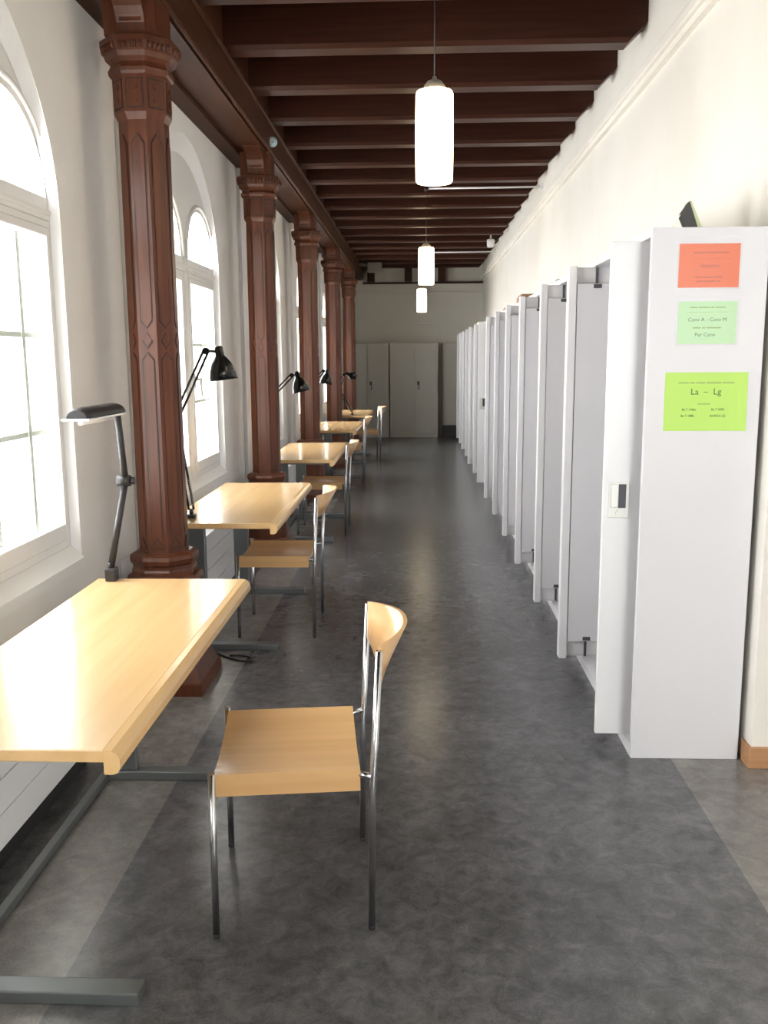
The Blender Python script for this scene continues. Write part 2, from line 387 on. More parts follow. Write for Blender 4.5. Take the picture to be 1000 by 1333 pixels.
# ------------------------------------------------------------------ ceiling: boards, joists, main beam
ce = struct('ceiling', box(-1.82, 3.4, BACK_Y - 0.15, END_Y + 0.15, TOPZ - 0.02, TOPZ + 0.1), 'ceiling_wood')
nb = 14; wx = (WALL_R + 1.45) / nb
bsrc = None
for k in range(nb):
    x = -1.45 + wx * (k + 0.5)
    if bsrc is None:
        bsrc = obj('ceiling_board', box(-wx / 2 + 0.004, wx / 2 - 0.004, BACK_Y, END_Y, TOPZ - 0.05, TOPZ - 0.02), 'ceiling_wood', ce); bsrc.location.x = x
    else: inst(bsrc, ce, (x, 0, 0))
obj('lobby_plaster', box(WALL_R + 0.02, 3.2, BACK_Y, PIER_Y, 3.45, TOPZ - 0.02), 'plaster_white', ce)
JZ, JT, JP, J0 = 3.27, 0.165, 0.78, 4.61
def joist_mesh():
    x0, x1 = -1.14, WALL_R; c = 0.10; e = 0.022
    bm = bmesh.new()
    # profile in x-z with chamfered end at the right wall; lower long edges chamfered too
    rows = []
    for yy, zz in ((0, TOPZ - 0.05), (0, JZ + e), (e, JZ), (JT - e, JZ), (JT, JZ + e), (JT, TOPZ - 0.05)):
        pts = [(x0, zz)]
        lift = max(0.0, (JZ + c) - zz)
        xe = x1 - lift
        rows.append([bm.verts.new((x0, yy, zz)), bm.verts.new((xe, yy, zz)), bm.verts.new((x1, yy, max(zz, JZ + c)))])
    for a, b in zip(rows, rows[1:]):
        for k in range(2):
            try: bm.faces.new((a[k], a[k + 1], b[k + 1], b[k]))
            except ValueError: pass
    bmesh.ops.remove_doubles(bm, verts=bm.verts[:], dist=1e-5)
    return bm
jsrc = None
for k in range(-8, 18):
    y = J0 + JP * k
    if y > END_Y - 0.2: break
    if jsrc is None: jsrc = obj('joist', joist_mesh(), 'mahogany_dark', ce); jsrc.location = (0, y, 0)
    else: inst(jsrc, ce, (0, y, 0))
BX0, BX1, BZ = -1.385, -1.10, 3.08
bt = struct_empty('trim_3', (0, 0, 0))
obj('main_beam', box(BX0 + 0.02, BX1, BACK_Y, END_Y, BZ, TOPZ - 0.05), 'mahogany_beam', bt)
obj('soffit_panel', box(BX0 + 0.10, BX1 - 0.03, BACK_Y, END_Y, BZ - 0.014, BZ), 'mahogany_beam', bt)
obj('wall_side_board', box(WALL_L, BX0 + 0.045, BACK_Y, END_Y, BZ - 0.03, BZ + 0.25), 'mahogany_beam', bt)
obj('lower_bead', path(bmesh.new(), [(BX1 - 0.006, BACK_Y, BZ - 0.002), (BX1 - 0.006, END_Y, BZ - 0.002)], 0.012, 8), 'mahogany_beam', bt)
obj('upper_bead', path(bmesh.new(), [(BX1 + 0.008, BACK_Y, JZ - 0.012), (BX1 + 0.008, END_Y, JZ - 0.012)], 0.016, 8), 'mahogany_beam', bt)
# end wall plate with corbels
et = struct_empty('trim_4', (0, 0, 0))
obj('wall_plate', box(BX1, WALL_R, END_Y - 0.10, END_Y, 2.99, 3.02), 'mahogany_dark', et)
for x in (-0.93, -0.20, 0.45): obj('corbel', box(x - 0.07, x + 0.07, END_Y - 0.28, END_Y, 3.02, JZ), 'mahogany_dark', et)

# ------------------------------------------------------------------ columns
OCT = PI / 8; OS = 1 / math.cos(OCT)
def column_proto():
    t = thing('wooden_column', '', 'column', (COL_X, COLS[0], 0), group='carved mahogany columns along the window wall')
    def ob(prof): return lathe(bmesh.new(), [(r * OS, z) for r, z in prof], n=8, smooth=False, phase=OCT)
    bm = bmesh.new(); prof = [(0.205, 0), (0.205, 0.055), (0.195, 0.06), (0.165, 0.13), (0.16, 0.14)]
    lathe(bm, [(r * math.sqrt(2), z) for r, z in prof], n=4, smooth=False, phase=PI / 4)
    obj('plinth', bm, 'mahogany', t)
    obj('pedestal', ob([(0.152, 0.14), (0.148, 0.46), (0.165, 0.475), (0.165, 0.50)]), 'mahogany', t)
    obj('base_moulding', ob([(0.165, 0.50), (0.168, 0.525), (0.160, 0.55), (0.142, 0.56), (0.142, 0.575), (0.138, 0.585), (0.138, 0.60), (0.146, 0.61), (0.15, 0.63), (0.146, 0.648), (0.124, 0.66)]), 'mahogany', t)
    obj('shaft', ob([(0.106, 0.655), (0.100, 2.585)]), 'mahogany', t)
    obj('collar', ob([(0.100, 2.57), (0.112, 2.595), (0.114, 2.60), (0.116, 2.745), (0.124, 2.75)]), 'mahogany', t)
    obj('necking', ob([(0.122, 2.748), (0.129, 2.76), (0.131, 2.775), (0.122, 2.79), (0.120, 2.80)]), 'mahogany', t)
    cp = obj('capital', ob([(0.120, 2.80), (0.138, 2.815), (0.145, 2.835), (0.152, 2.84), (0.158, 2.87), (0.158, 2.893), (0.150, 2.90)]), 'mahogany', t)
    for k in range(8):                       # small carved beads on the capital, one strip a face
        a = k * PI / 4
        if abs(a - PI) < 0.1: continue
        bm = bmesh.new(); nx, ny = math.cos(a), math.sin(a)
        for j in range(5):
            s = (j - 2) * 0.022
            cx, cy = nx * 0.154 - ny * s, ny * 0.154 + nx * s
            tube(bm, (cx, cy, 2.842), (cx + nx * 0.006, cy + ny * 0.006, 2.868), 0.007, 0.008, n=6)
        obj('bead_row', bm, 'mahogany', cp)
    bm = bmesh.new(); bx(bm, -0.118, 0.105, -0.118, 0.118, 2.90, BZ - 0.012)
    obj('impost_block', bm, 'mahogany', t)
    for s in (-1, 1):                        # scrolled brackets carrying the beam along the row
        pts = []
        for i in range(9):
            q = i / 8 * PI / 2
            pts.append((-0.06, s * (0.118 + 0.24 * (1 - math.cos(q))), 2.92 + 0.148 * math.sin(q)))
        pts.append((-0.06, s * 0.118, BZ - 0.012))
        bm = prism(bmesh.new(), pts, (0.12, 0, 0))
        for z_ in (2.955, 3.0): bx(bm, -0.045, 0.045, s * 0.118 - 0.014, s * 0.118 + 0.03, z_, z_ + 0.022)
        obj('bracket', bm, 'mahogany', t)
    # raised carved panels on the octagon faces
    for k in range(8):
        a = k * PI / 4
        if abs(a - PI) < 0.1: continue
        R = Matrix.Rotation(a, 4, 'Z')
        def face_poly(pts, r, d=0.004):
            bm = bmesh.new(); prism(bm, [(r - 0.004, y, z) for y, z in pts], (d + 0.004, 0, 0)); bm.transform(R); return bm
        hw = 0.024
        def carved(name, pts, r, g=0.0045):
            cy = sum(p[0] for p in pts) / len(pts); cz = sum(p[1] for p in pts) / len(pts)
            big = []
            for y, z in pts:
                big.append((y + (g if y > 1e-4 else -g if y < -1e-4 else 0), z + (g * 1.3 if z > cz else -g * 1.3)))
            p_ = obj(name, face_poly(pts, r, 0.004), 'mahogany', t)
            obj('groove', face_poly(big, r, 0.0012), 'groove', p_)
        carved('panel', [(-hw, 0.745), (hw, 0.745), (hw, 1.545), (0, 1.578), (-hw, 1.545)], 0.1045)
        carved('panel', [(-hw, 1.725), (0, 1.692), (hw, 1.725), (hw, 2.47), (0, 2.51), (-hw, 2.47)], 0.1025)
        carved('diamond', [(0, 1.603), (0.020, 1.635), (0, 1.667), (-0.020, 1.635)], 0.1032)
        carved('leaf_carving', [(-0.03, 0.685), (0.03, 0.685), (0.012, 0.706), (0, 0.728), (-0.012, 0.706)], 0.1060)
        carved('collar_panel', [(-0.034, 2.620), (0.034, 2.620), (0.034, 2.728), (-0.034, 2.728)], 0.1150)
        for z_ in (2.648, 2.70): obj('rosette', face_poly([(0.014 * math.cos(j * PI / 3), z_ + 0.014 * math.sin(j * PI / 3)) for j in range(6)], 0.1195, 0.004), 'mahogany', t)
    return t
col = column_proto()
COL_LABELS = ['carved octagonal mahogany column at the far end of the desk with the black tube lamp',
              'carved octagonal mahogany column carrying the pale blue disc under the beam',
              'carved octagonal mahogany column, third counted from the grey cupboards',
              'carved octagonal mahogany column, second counted from the grey cupboards',
              'carved octagonal mahogany column closest to the grey cupboards']
for i, y in enumerate(COLS):
    if i == 0: col['label'] = COL_LABELS[0]
    else: dup(col, (COL_X, y, 0), 0, COL_LABELS[i])

# cable trunking behind columns, sockets
for i, y in enumerate(COLS):
    t = thing('cable_trunking', 'narrow white cable trunking on the wall behind ' + ['the column at the tube lamp desk', 'the column with the blue disc', 'the third column from the grey cupboards', 'the second column from the grey cupboards', 'the column closest to the grey cupboards'][i], 'trunking', (WALL_L, y + 0.36, 0), group='white cable trunkings beside the columns')
    obj('duct', box(0, 0.03, -0.025, 0.025, 0.46, 2.98, bev=0.004), 'white_gloss', t)
    obj('junction_box', box(0, 0.05, -0.035, 0.035, 2.98, 3.045, bev=0.005), 'white_gloss', t)
t = thing('wall_socket', 'white power socket box on the wall beside the nearest visible column base', 'socket', (WALL_L, 4.33, 0.50))
t['label'] = 'white power socket box on the wall behind the black tube lamp'
obj('socket_box', box(0, 0.07, -0.11, 0.11, 0, 0.085, bev=0.006), 'white_gloss', t)
for s in (-0.055, 0.055): obj('socket_plate', box(0.07, 0.076, s - 0.032, s + 0.032, 0.012, 0.073, bev=0.004), 'white_paint', t)

# blue disc
t = thing('round_sensor', 'small pale blue round disc fixed under the ceiling beam above a column', 'sensor', (BX1 + 0.0, 7.0, 3.135))
Rx = Matrix.Rotation(PI / 2, 4, 'X') @ Matrix.Translation((0.018, 0, 0))
obj('disc', lathe(bmesh.new(), [(0.036, 0), (0.036, 0.012), (0.03, 0.018), (0.0, 0.018)], 20, mtx=Rx), 'disc_blue', t)
obj('rim', lathe(bmesh.new(), [(0.020, 0.018), (0.020, 0.021), (0.013, 0.021), (0.013, 0.018)], 20, mtx=Rx, capped=False), 'white_gloss', t)
obj('mount', box(-0.01, 0.03, 0.0, 0.03, -0.01, 0.01), 'grey_dark', t)

# ------------------------------------------------------------------ radiators under the windows
rad_src = None
def radiator_proto(y, label):
    t = thing('radiator', label, 'radiator', (WALL_L, y, 0), group='white panel radiators under the windows')
    L = 1.32; n = 4; z0, z1 = 0.065, 0.50; hgt = (z1 - z0) / n
    for k in range(n):
        obj('slat', box(0.135, 0.17, -L / 2, L / 2, z0 + k * hgt + 0.002, z0 + (k + 1) * hgt - 0.002, bev=0.003), 'white_gloss', t)
    obj('back_panel', box(0.06, 0.137, -L / 2 + 0.004, L / 2 - 0.004, z0 + 0.004, z1 - 0.004), 'white_gloss', t)
    obj('wall_bracket', box(0, 0.06, -0.4, -0.36, 0.12, 0.45), 'white_gloss', t); obj('wall_bracket', box(0, 0.06, 0.36, 0.40, 0.12, 0.45), 'white_gloss', t)
    obj('foot_rail', box(0.04, 0.158, -L / 2 + 0.01, L / 2 - 0.01, 0.0, 0.067), 'rubber', t)
    return t
for i, yc in enumerate(WIN_C[1:]):
    y = yc - 0.32
    lab = 'white ribbed panel radiator under the ' + ['window beside the black tube lamp', 'window right after the column with the tube lamp desk', 'third window counted from the grey cupboards', 'second window counted from the grey cupboards', 'window closest to the grey cupboards'][i]
    if rad_src is None: rad_src = radiator_proto(y, lab)
    else: dup(rad_src, (WALL_L, y, 0), 0, lab)

# ------------------------------------------------------------------ desks
DZ = 0.72
def desk_proto():
    t = thing('desk', '', 'desk', group='beech desks in a row along the windows')
    Ld, Dd = 1.53, 0.59                      # local origin: front edge, near end, floor;  depth runs to -x
    bm = bmesh.new()
    bx(bm, -Dd, -0.035, 0, Ld, DZ - 0.029, DZ, bev=0.003)
    obj('desk_top', bm, 'beech', t)
    prof = [(-0.036, DZ - 0.0005), (-0.018, DZ - 0.002), (-0.006, DZ - 0.010), (0, DZ - 0.022), (0, DZ - 0.042), (-0.006, DZ - 0.052), (-0.016, DZ - 0.056), (-0.036, DZ - 0.056)]
    bm = prism(bmesh.new(), [(x, 0, z) for x, z in prof], (0, Ld, 0))
    obj('front_nosing', bm, 'beech', t)
    for y in (0.155, 1.335):
        obj('foot', box(-0.535, -0.035, y - 0.029, y + 0.029, 0.0, 0.034, bev=0.004), 'steel', t)
        obj('upright', box(-0.505, -0.41, y - 0.018, y + 0.018, 0.034, DZ - 0.05, bev=0.003), 'steel', t)
        obj('top_bearer', box(-0.52, -0.10, y - 0.02, y + 0.02, DZ - 0.055, DZ - 0.029), 'steel', t)
    obj('stretcher', box(-0.540, -0.512, 0.184, 1.306, 0.004, 0.030, bev=0.002), 'steel', t)
    return t
DESKS = [(-0.645, 1.80), (-0.725, 4.50), (-0.70, 7.42), (-0.735, 10.50), (-0.735, 13.22)]
DESK_LABELS = ['beech desk carrying the black tube lamp with a long flat hood',
               'beech desk between the first and second mahogany columns, bell lamp at its rear corner',
               'third beech desk counted from the grey cupboards, under a bell lamp',
               'second beech desk counted from the grey cupboards',
               'beech desk closest to the grey cupboards']
DESK_LABELS[1] = 'beech desk between the tube lamp column and the blue disc column'
desk = desk_proto(); desk['label'] = DESK_LABELS[0]; desk.location = (DESKS[0][0], DESKS[0][1], 0)
for (x, y), lab in list(zip(DESKS, DESK_LABELS))[1:]: dup(desk, (x, y, 0), 0, lab)

# ------------------------------------------------------------------ chairs
def chair_proto():
    t = thing('chair', '', 'chair', group='plywood and chrome chairs at the desks')
    D, W = 0.212, 0.232
    bm = bmesh.new(); n = 14                 # saddle-shaped seat with deep side edges
    top, bot = [], []
    for i in range(n + 1):
        y = -0.222 + 0.444 * i / n; q = abs(y) / 0.222
        top.append((y, 0.466 - 0.020 * (1 - q ** 2)))
        bot.append((y, (0.403 if q > 0.97 else 0.428 - 0.002 * (1 - q ** 2))))
    loop = top + bot[::-1]
    prism(bm, [(-0.205, y, z) for y, z in loop], (0.390, 0, 0))
    for f in bm.faces:
        if len(f.verts) == 4 and abs(f.normal.z) > 0.5: f.smooth = True
    obj('seat', bm, 'plywood', t)
    for s in (-1, 1):
        lg = obj('leg', tube(bmesh.new(), (-D, s * W, 0.012), (-D + 0.004, s * W, 0.474), 0.0098, n=14), 'chrome', t)
        obj('glide', tube(bmesh.new(), (-D, s * W, 0), (-D, s * W, 0.013), 0.0095, 0.0098, n=12), 'rubber', lg)
        bm = path(bmesh.new(), [(D, s * W, 0.012), (D + 0.006, s * W, 0.42), (D + 0.026, s * W, 0.797)], 0.0098, 14)
        lg = obj('leg', bm, 'chrome', t)
        obj('glide', tube(bmesh.new(), (D, s * W, 0), (D, s * W, 0.013), 0.0095, 0.0098, n=12), 'rubber', lg)
        obj('seat_mount', tube(bmesh.new(), (0.17, s * 0.205, 0.447), (D + 0.003, s * W, 0.447), 0.009, n=10), 'chrome', t)
    bm = bmesh.new(); n = 18; rings = []     # curved plywood back
    for i in range(n + 1):
        q = -1 + 2 * i / n; y = q * (W - 0.012); b = 0.088 * (1 - abs(q) ** 2.2)
        zt, zb = 0.806 + 0.012 * (1 - q * q), 0.690 - 0.012 * (1 - q * q)
        xb, xt = D + 0.024 + b * 0.18, D + 0.028 + b
        rings.append([bm.verts.new(p) for p in ((xt - 0.005, y, zt), (xt + 0.006, y, zt), (xb + 0.006, y, zb), (xb - 0.005, y, zb))])
    for a, b in zip(rings, rings[1:]):
        for k in range(4):
            f = bm.faces.new((a[k], a[(k + 1) % 4], b[(k + 1) % 4], b[k])); f.smooth = k in (1, 3)
    bm.faces.new(rings[0]); bm.faces.new(rings[-1][::-1])
    obj('backrest', bm, 'plywood', t)
    return t
CHAIRS = [(-0.366, 2.4525, 6.7), (-0.80, 5.09, 0.5), (-0.865, 8.10, 0.0), (-0.92, 11.55, 1.0), (-0.83, 13.95, 9.0)]
CHAIR_LABELS = ['plywood and chrome chair pulled out beside the desk with the black tube lamp',
                'plywood and chrome chair pushed under the desk between tube lamp column and blue disc column',
                'plywood and chrome chair, third counted from the grey cupboards',
                'plywood and chrome chair, second counted from the grey cupboards',
                'plywood and chrome chair closest to the grey cupboards, turned slightly']
chair = chair_proto(); chair['label'] = CHAIR_LABELS[0]
chair.location = (CHAIRS[0][0], CHAIRS[0][1], 0); chair.rotation_euler = (0, 0, math.radians(CHAIRS[0][2]))
for (x, y, a), lab in list(zip(CHAIRS, CHAIR_LABELS))[1:]: dup(chair, (x, y, 0), math.radians(a), lab)

# ------------------------------------------------------------------ desk lamps
def V(*a): return Vector(a)
def tube_lamp():
    b = V(-1.17, 3.30, DZ)
    t = thing('tube_desk_lamp', 'black tube lamp with long flat hood clamped to a beech desk corner', 'lamp', b)
    bm = bmesh.new(); bx(bm, -0.02, 0.02, -0.025, 0.025, 0, 0.05, bev=0.005); tube(bm, (0, 0, 0.05), (0, 0, 0.07), 0.012)
    obj('clamp', bm, 'black_plastic', t)
    el = V(-1.108, 3.33, 1.10) - b; tp = V(-1.115, 3.30, 1.365) - b
    bm = tube(bmesh.new(), (0, 0, 0.06), el, 0.013, n=8); obj('lower_arm', bm, 'black_plastic', t)
    bm = tube(bmesh.new(), el - V(0.03, 0, 0), el + V(0.02, 0, 0), 0.021, n=12); tube(bm, el + V(0.02, 0, 0), el + V(0.036, 0, 0), 0.014, n=10)
    obj('elbow_joint', bm, 'black_plastic', t)
    obj('upper_arm', tube(bmesh.new(), el, tp, 0.013, n=8), 'black_plastic', t)
    bm = bmesh.new(); n = 12; y0, y1 = tp.y + 0.02, tp.y - 0.375; rings = []
    for y, s in ((y0, 0.7), (y0 - 0.02, 0.95), (y0 - 0.04, 1), (y1 + 0.05, 1), (y1 + 0.02, 0.92), (y1, 0.75)):
        ring = [bm.verts.new((tp.x - 0.01 + 0.046 * s * math.cos(PI * i / n), y, tp.z - 0.006 + 0.036 * s * math.sin(PI * i / n))) for i in range(n + 1)]
        rings.append(ring)
    for a, c in zip(rings, rings[1:]):
        for k in range(n): f = bm.faces.new((a[k], a[k + 1], c[k + 1], c[k])); f.smooth = True
        bm.faces.new((a[0], c[0], c[n], a[n]))
    bm.faces.new(rings[0]); bm.faces.new(rings[-1])
    hd = obj('hood', bm, 'black_plastic', t)
    obj('reflector_rim', box(tp.x - 0.058, tp.x + 0.038, y1 - 0.012, y0 - 0.03, tp.z - 0.013, tp.z - 0.005, bev=0.003), 'white_gloss', hd)
    obj('fluorescent_tube', tube(bmesh.new(), (tp.x - 0.01, y1 + 0.03, tp.z - 0.022), (tp.x - 0.01, y0 - 0.05, tp.z - 0.022), 0.008), 'white_gloss', hd)
tube_lamp()

def bell_lamp(label, base, elbow, piv, shade_top, shade_dir, rs=0.078):
    base = V(*base); t = thing('bell_desk_lamp', label, 'lamp', base, group='black jointed bell lamps on the desks')
    e, p, s = V(*elbow) - base, V(*piv) - base, V(*shade_top) - base
    bm = bmesh.new(); bx(bm, -0.022, 0.022, -0.022, 0.022, 0, 0.022, bev=0.004); tube(bm, (0, 0, 0.02), (0, 0, 0.05), 0.011)
    obj('clamp', bm, 'black_plastic', t)
    def arm(a, b, name):
        d = (b - a).normalized(); side = d.cross(V(0, 1, 0)).normalized() * 0.013
        bm = tube(bmesh.new(), a + side, b + side, 0.0068, n=8); tube(bm, a - side, b - side, 0.0068, n=8)
        return obj(name, bm, 'black', t)
    la = arm(V(0, 0, 0.045), e, 'lower_arm'); arm(e, p, 'upper_arm')
    d0 = (e - V(0, 0, 0.045)).normalized(); sd = d0.cross(V(0, 1, 0)).normalized()
    for q in (-1, 1):
        a0 = V(0, 0, 0.05) + sd * 0.02 * q + V(0, -0.012, 0)
        pts = [a0 + d0 * (0.02 + 0.14 * i / 60) + (sd * math.cos(i * 1.2) + V(0, 1, 0) * math.sin(i * 1.2)) * 0.006 for i in range(61)]
        obj('spring', path(bmesh.new(), pts, 0.0014, 5), 'chrome', la)
    obj('elbow_joint', tube(bmesh.new(), e - V(0, 0.016, 0), e + V(0, 0.016, 0), 0.02, n=12), 'black', t)
    bm = tube(bmesh.new(), p - V(0, 0.014, 0), p + V(0, 0.014, 0), 0.018, n=12); tube(bm, p, s, 0.007, n=8)
    obj('head_joint', bm, 'black', t)
    z = -V(*shade_dir).normalized(); q = z.to_track_quat('Z', 'Y').to_matrix().to_4x4()
    m = Matrix.Translation(s) @ q
    bm = lathe(bmesh.new(), [(0, 0.03), (0.018, 0.028), (0.023, 0.018), (0.024, -0.022), (0.036, -0.036), (0.054, -0.062), (0.067, -0.098), (rs, -0.150), (rs - 0.002, -0.150), (0.064, -0.098), (0.050, -0.062), (0.020, -0.036)], 24, capped=False, mtx=m)
    sh = obj('shade', bm, 'black', t)
    obj('bulb', lathe(bmesh.new(), [(0.012, -0.04), (0.026, -0.075), (0.03, -0.095), (0.024, -0.115), (0.0, -0.126)], 14, capped=False, mtx=m), 'white_gloss', sh)
    return t
bell_lamp('black bell lamp standing on the desk between tube lamp column and blue disc column', (-1.205, 4.66, DZ), (-1.267, 4.65, 1.239), (-1.115, 4.75, 1.593), (-1.056, 4.80, 1.590), (0.12, 0, -1))
bell_lamp('black bell lamp in front of the third column from the grey cupboards', (-1.21, 7.60, DZ), (-1.30, 7.62, 1.18), (-1.082, 7.73, 1.412), (-1.038, 7.75, 1.415), (0.24, 0, -1))
bell_lamp('black bell lamp on the second desk from the grey cupboards', (-1.22, 10.66, DZ), (-1.34, 10.70, 1.16), (-1.13, 10.78, 1.405), (-1.085, 10.8, 1.400), (-0.14, -0.05, -1))
bell_lamp('black bell lamp on the desk closest to the grey cupboards', (-0.99, 13.45, DZ), (-1.19, 13.5, 1.08), (-1.10, 13.4, 1.315), (-1.06, 13.4, 1.33), (0.9, 0, -0.35), 0.045)

# loose cable below the second desk
tag(obj('floor_cable', path(bmesh.new(), [(-1.00 + 0.16 * math.sin(i * 0.23) - 0.004 * i, 4.42 + 0.10 * math.cos(i * 0.31) + 0.012 * i, 0.006 + 0.03 * max(0, math.sin(i * 0.2)) * 0) for i in range(34)], 0.0055, 6), 'black_plastic'), 'loop of black cable lying on the light floor border beside a column plinth', 'cable')

# ------------------------------------------------------------------ pendant lamps
def pendant(y, x, label):
    t = thing('pendant_lamp', label, 'lamp', (x, y, 2.30), group='white glass cylinder pendants down the corridor')
    r, hh = 0.080, 0.372
    obj('shade', lathe(bmesh.new(), [(0.0, 0.012), (r * 0.6, 0.004), (r * 0.93, 0.0), (r, 0.008), (r * 1.03, hh * 0.5), (r, hh - 0.01), (r * 0.95, hh), (0.0, hh)], 32), 'lamp_glass', t)
    obj('cap', lathe(bmesh.new(), [(0.051, hh), (0.051, hh + 0.006), (0.046, hh + 0.022), (0.030, hh + 0.042), (0.010, hh + 0.050), (0.008, hh + 0.062), (0.0, hh + 0.062)], 24), 'brushed', t)
    obj('cord', tube(bmesh.new(), (0, 0, hh + 0.06), (0, 0, JZ - 2.30 - 0.03), 0.0028, n=6), 'black_plastic', t)
    obj('ceiling_rose', lathe(bmesh.new(), [(0.022, JZ - 2.30 - 0.035), (0.022, JZ - 2.30), (0.0, JZ - 2.30)], 14), 'black_plastic', t)
LAMPS = [(4.10, 0.068), (9.62, 0.080), (15.28, 0.052)]
def nearest_joist(y): return J0 + JP * round((y - J0 - JT / 2) / JP) + JT / 2
LL = ['white glass cylinder pendant lamp hanging level with the notices cabinet', 'white glass cylinder pendant lamp hanging midway along the corridor', 'white glass cylinder pendant lamp hanging closest to the grey cupboards']
for (y, x), l in zip(LAMPS, LL): pendant(y, x, l)
for i, (y, x) in enumerate(LAMPS):
    t = thing('ceiling_conduit', ['thin white conduit crossing the joists to the pendant level with the notices cabinet', 'thin white conduit crossing under the joists to the midway pendant lamp', 'thin white conduit crossing under the joists to the pendant closest to the cupboards'][i], 'conduit', (x, y, JZ - 0.012), group='white conduits feeding the pendants')
    obj('pipe', tube(bmesh.new(), (0.02, 0, 0), (WALL_R - x, 0, 0), 0.011, n=10), 'white_gloss', t)
    obj('wall_clip', box(WALL_R - x - 0.03, WALL_R - x, -0.02, 0.02, -0.02, 0.03), 'white_gloss', t)
t = thing('motion_detector', 'small white motion detector hanging under the joists by the right wall', 'detector', (1.03, 13.35, JZ))
obj('mount', tube(bmesh.new(), (0, 0, -0.06), (0, 0, 0), 0.012), 'white_gloss', t)
obj('sensor_head', lathe(bmesh.new(), [(0.0, -0.17), (0.045, -0.165), (0.055, -0.14), (0.055, -0.07), (0.045, -0.055), (0, -0.055)], 16), 'white_gloss', t)

# ------------------------------------------------------------------ white cabinets down the right side
CX0, CX1, CH, CW = 0.829, 1.241, 2.0, 1.05
STARTS = [3.34] + [4.42 + CW * k for k in range(12)]
DOOR_Z0, DOOR_Z1, DX = 0.06, 1.965, 0.705
def near_door(t, W_, out, handle):
    x0 = CX0 - out - t.location.x
    y0 = 0.095
    o = obj('door', box(x0, x0 + 0.50, y0, y0 + 0.022, DOOR_Z0, DOOR_Z1, bev=0.003), 'locker_edge', t)
    if handle:
        hx, hz = x0 + 0.02, 0.94
        bm = box(hx, hx + 0.078, y0 - 0.004, y0 + 0.001, hz, hz + 0.136, bev=0.0015)
        h_ = obj('lock_plate', bm, 'nickel', o, 'grey metal lock plate')
        obj('grip_recess', box(hx + 0.038, hx + 0.066, y0 - 0.0052, y0 - 0.003, hz + 0.038, hz + 0.130), 'grey_dark', o)
        obj('grip_lever', box(hx + 0.008, hx + 0.037, y0 - 0.010, y0 - 0.003, hz + 0.040, hz + 0.130, bev=0.002), 'nickel', o)
        bm = tube(bmesh.new(), (hx + 0.04, y0 - 0.012, hz + 0.02), (hx + 0.04, y0, hz + 0.02), 0.011, n=14)
        obj('lock_cylinder', bm, 'nickel', o)
def far_door(t, W_, out):
    y1 = W_ - 0.030; x0 = CX0 - out - t.location.x; x1 = x0 + 0.50
    o = obj('door', box(x0, x1, y1 + 0.003, y1 + 0.022, DOOR_Z0, DOOR_Z1), 'locker', t)
    obj('door_stile', box(x0 - 0.002, x0 + 0.036, y1 - 0.040, y1 + 0.02, DOOR_Z0, DOOR_Z1 + 0.004, bev=0.003), 'locker_edge', o)
    obj('inner_panel', box(x0 + 0.039, x0 + 0.192, y1 - 0.036, y1 + 0.004, DOOR_Z0 + 0.088, DOOR_Z1 - 0.077, bev=0.002), 'locker', o)
    obj('top_rail', box(x0 + 0.039, x1 - 0.004, y1 - 0.004, y1 + 0.004, DOOR_Z1 - 0.073, DOOR_Z1 - 0.006), 'locker_edge', o)
    obj('bottom_rail', box(x0 + 0.039, x1 - 0.004, y1 - 0.004, y1 + 0.004, DOOR_Z0 + 0.010, DOOR_Z0 + 0.084), 'locker_edge', o)
    obj('shadow_gap_strip', box(x0 + 0.196, x0 + 0.250, y1 - 0.006, y1 + 0.004, DOOR_Z0 + 0.088, DOOR_Z1 - 0.077), 'gap_shade', o)  # dark strip painted in as the shadow gap beside the inner panel
    for zz in (DOOR_Z1 - 0.098, DOOR_Z0 + 0.094):
        obj('hinge_bolt', box(x0 + 0.115, x0 + 0.152, y1 - 0.040, y1 - 0.035, zz, zz + 0.018), 'grey_dark', o)
    for za, zb in ((DOOR_Z1 - 0.075, DOOR_Z1 - 0.002), (DOOR_Z0 + 0.006, DOOR_Z0 + 0.085)):
        obj('pivot_pin', box(x0 + 0.128, x0 + 0.138, y1 - 0.022, y1 - 0.003, za, zb), 'grey_dark', o)
def cabinet(y0, W_, label, near_out, far_out, handle):
    t = thing('cabinet', label, 'cabinet', (CX0, y0, 0), group='white pocket door cabinets along the right wall')
    D = CX1 - CX0; th = 0.025
    obj('side_panel', box(0, D, 0, th, 0.0, CH, bev=0.002), 'locker', t)
    obj('side_panel', box(0, D, W_ - th, W_ - 0.002, 0.0, CH), 'locker', t)
    obj('back_panel', box(D - 0.02, D - 0.002, th, W_ - th, 0.0, CH), 'locker', t)
    obj('top_panel', box(0.0, D - 0.02, th, W_ - th, CH - 0.03, CH), 'locker', t)
    obj('base_panel', box(0.0, D - 0.02, th, W_ - th, 0.0, 0.05), 'locker', t)
    for z in (0.40, 0.75, 1.10, 1.45): obj('shelf', box(0.17, D - 0.02, 0.14, W_ - 0.05, z, z + 0.02), 'locker', t)
    near_door(t, W_, near_out, handle)
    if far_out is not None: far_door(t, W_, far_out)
    return t
CAB_LABELS = []
nC = len(STARTS)
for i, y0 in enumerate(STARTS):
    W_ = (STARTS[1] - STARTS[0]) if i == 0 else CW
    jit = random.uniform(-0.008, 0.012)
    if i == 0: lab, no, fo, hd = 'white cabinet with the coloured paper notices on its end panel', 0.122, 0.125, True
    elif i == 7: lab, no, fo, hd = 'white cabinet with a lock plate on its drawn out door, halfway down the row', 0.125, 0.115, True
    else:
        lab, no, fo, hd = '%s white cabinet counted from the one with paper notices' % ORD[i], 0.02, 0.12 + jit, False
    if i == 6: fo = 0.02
    cabinet(y0, W_, lab, no, fo, hd)

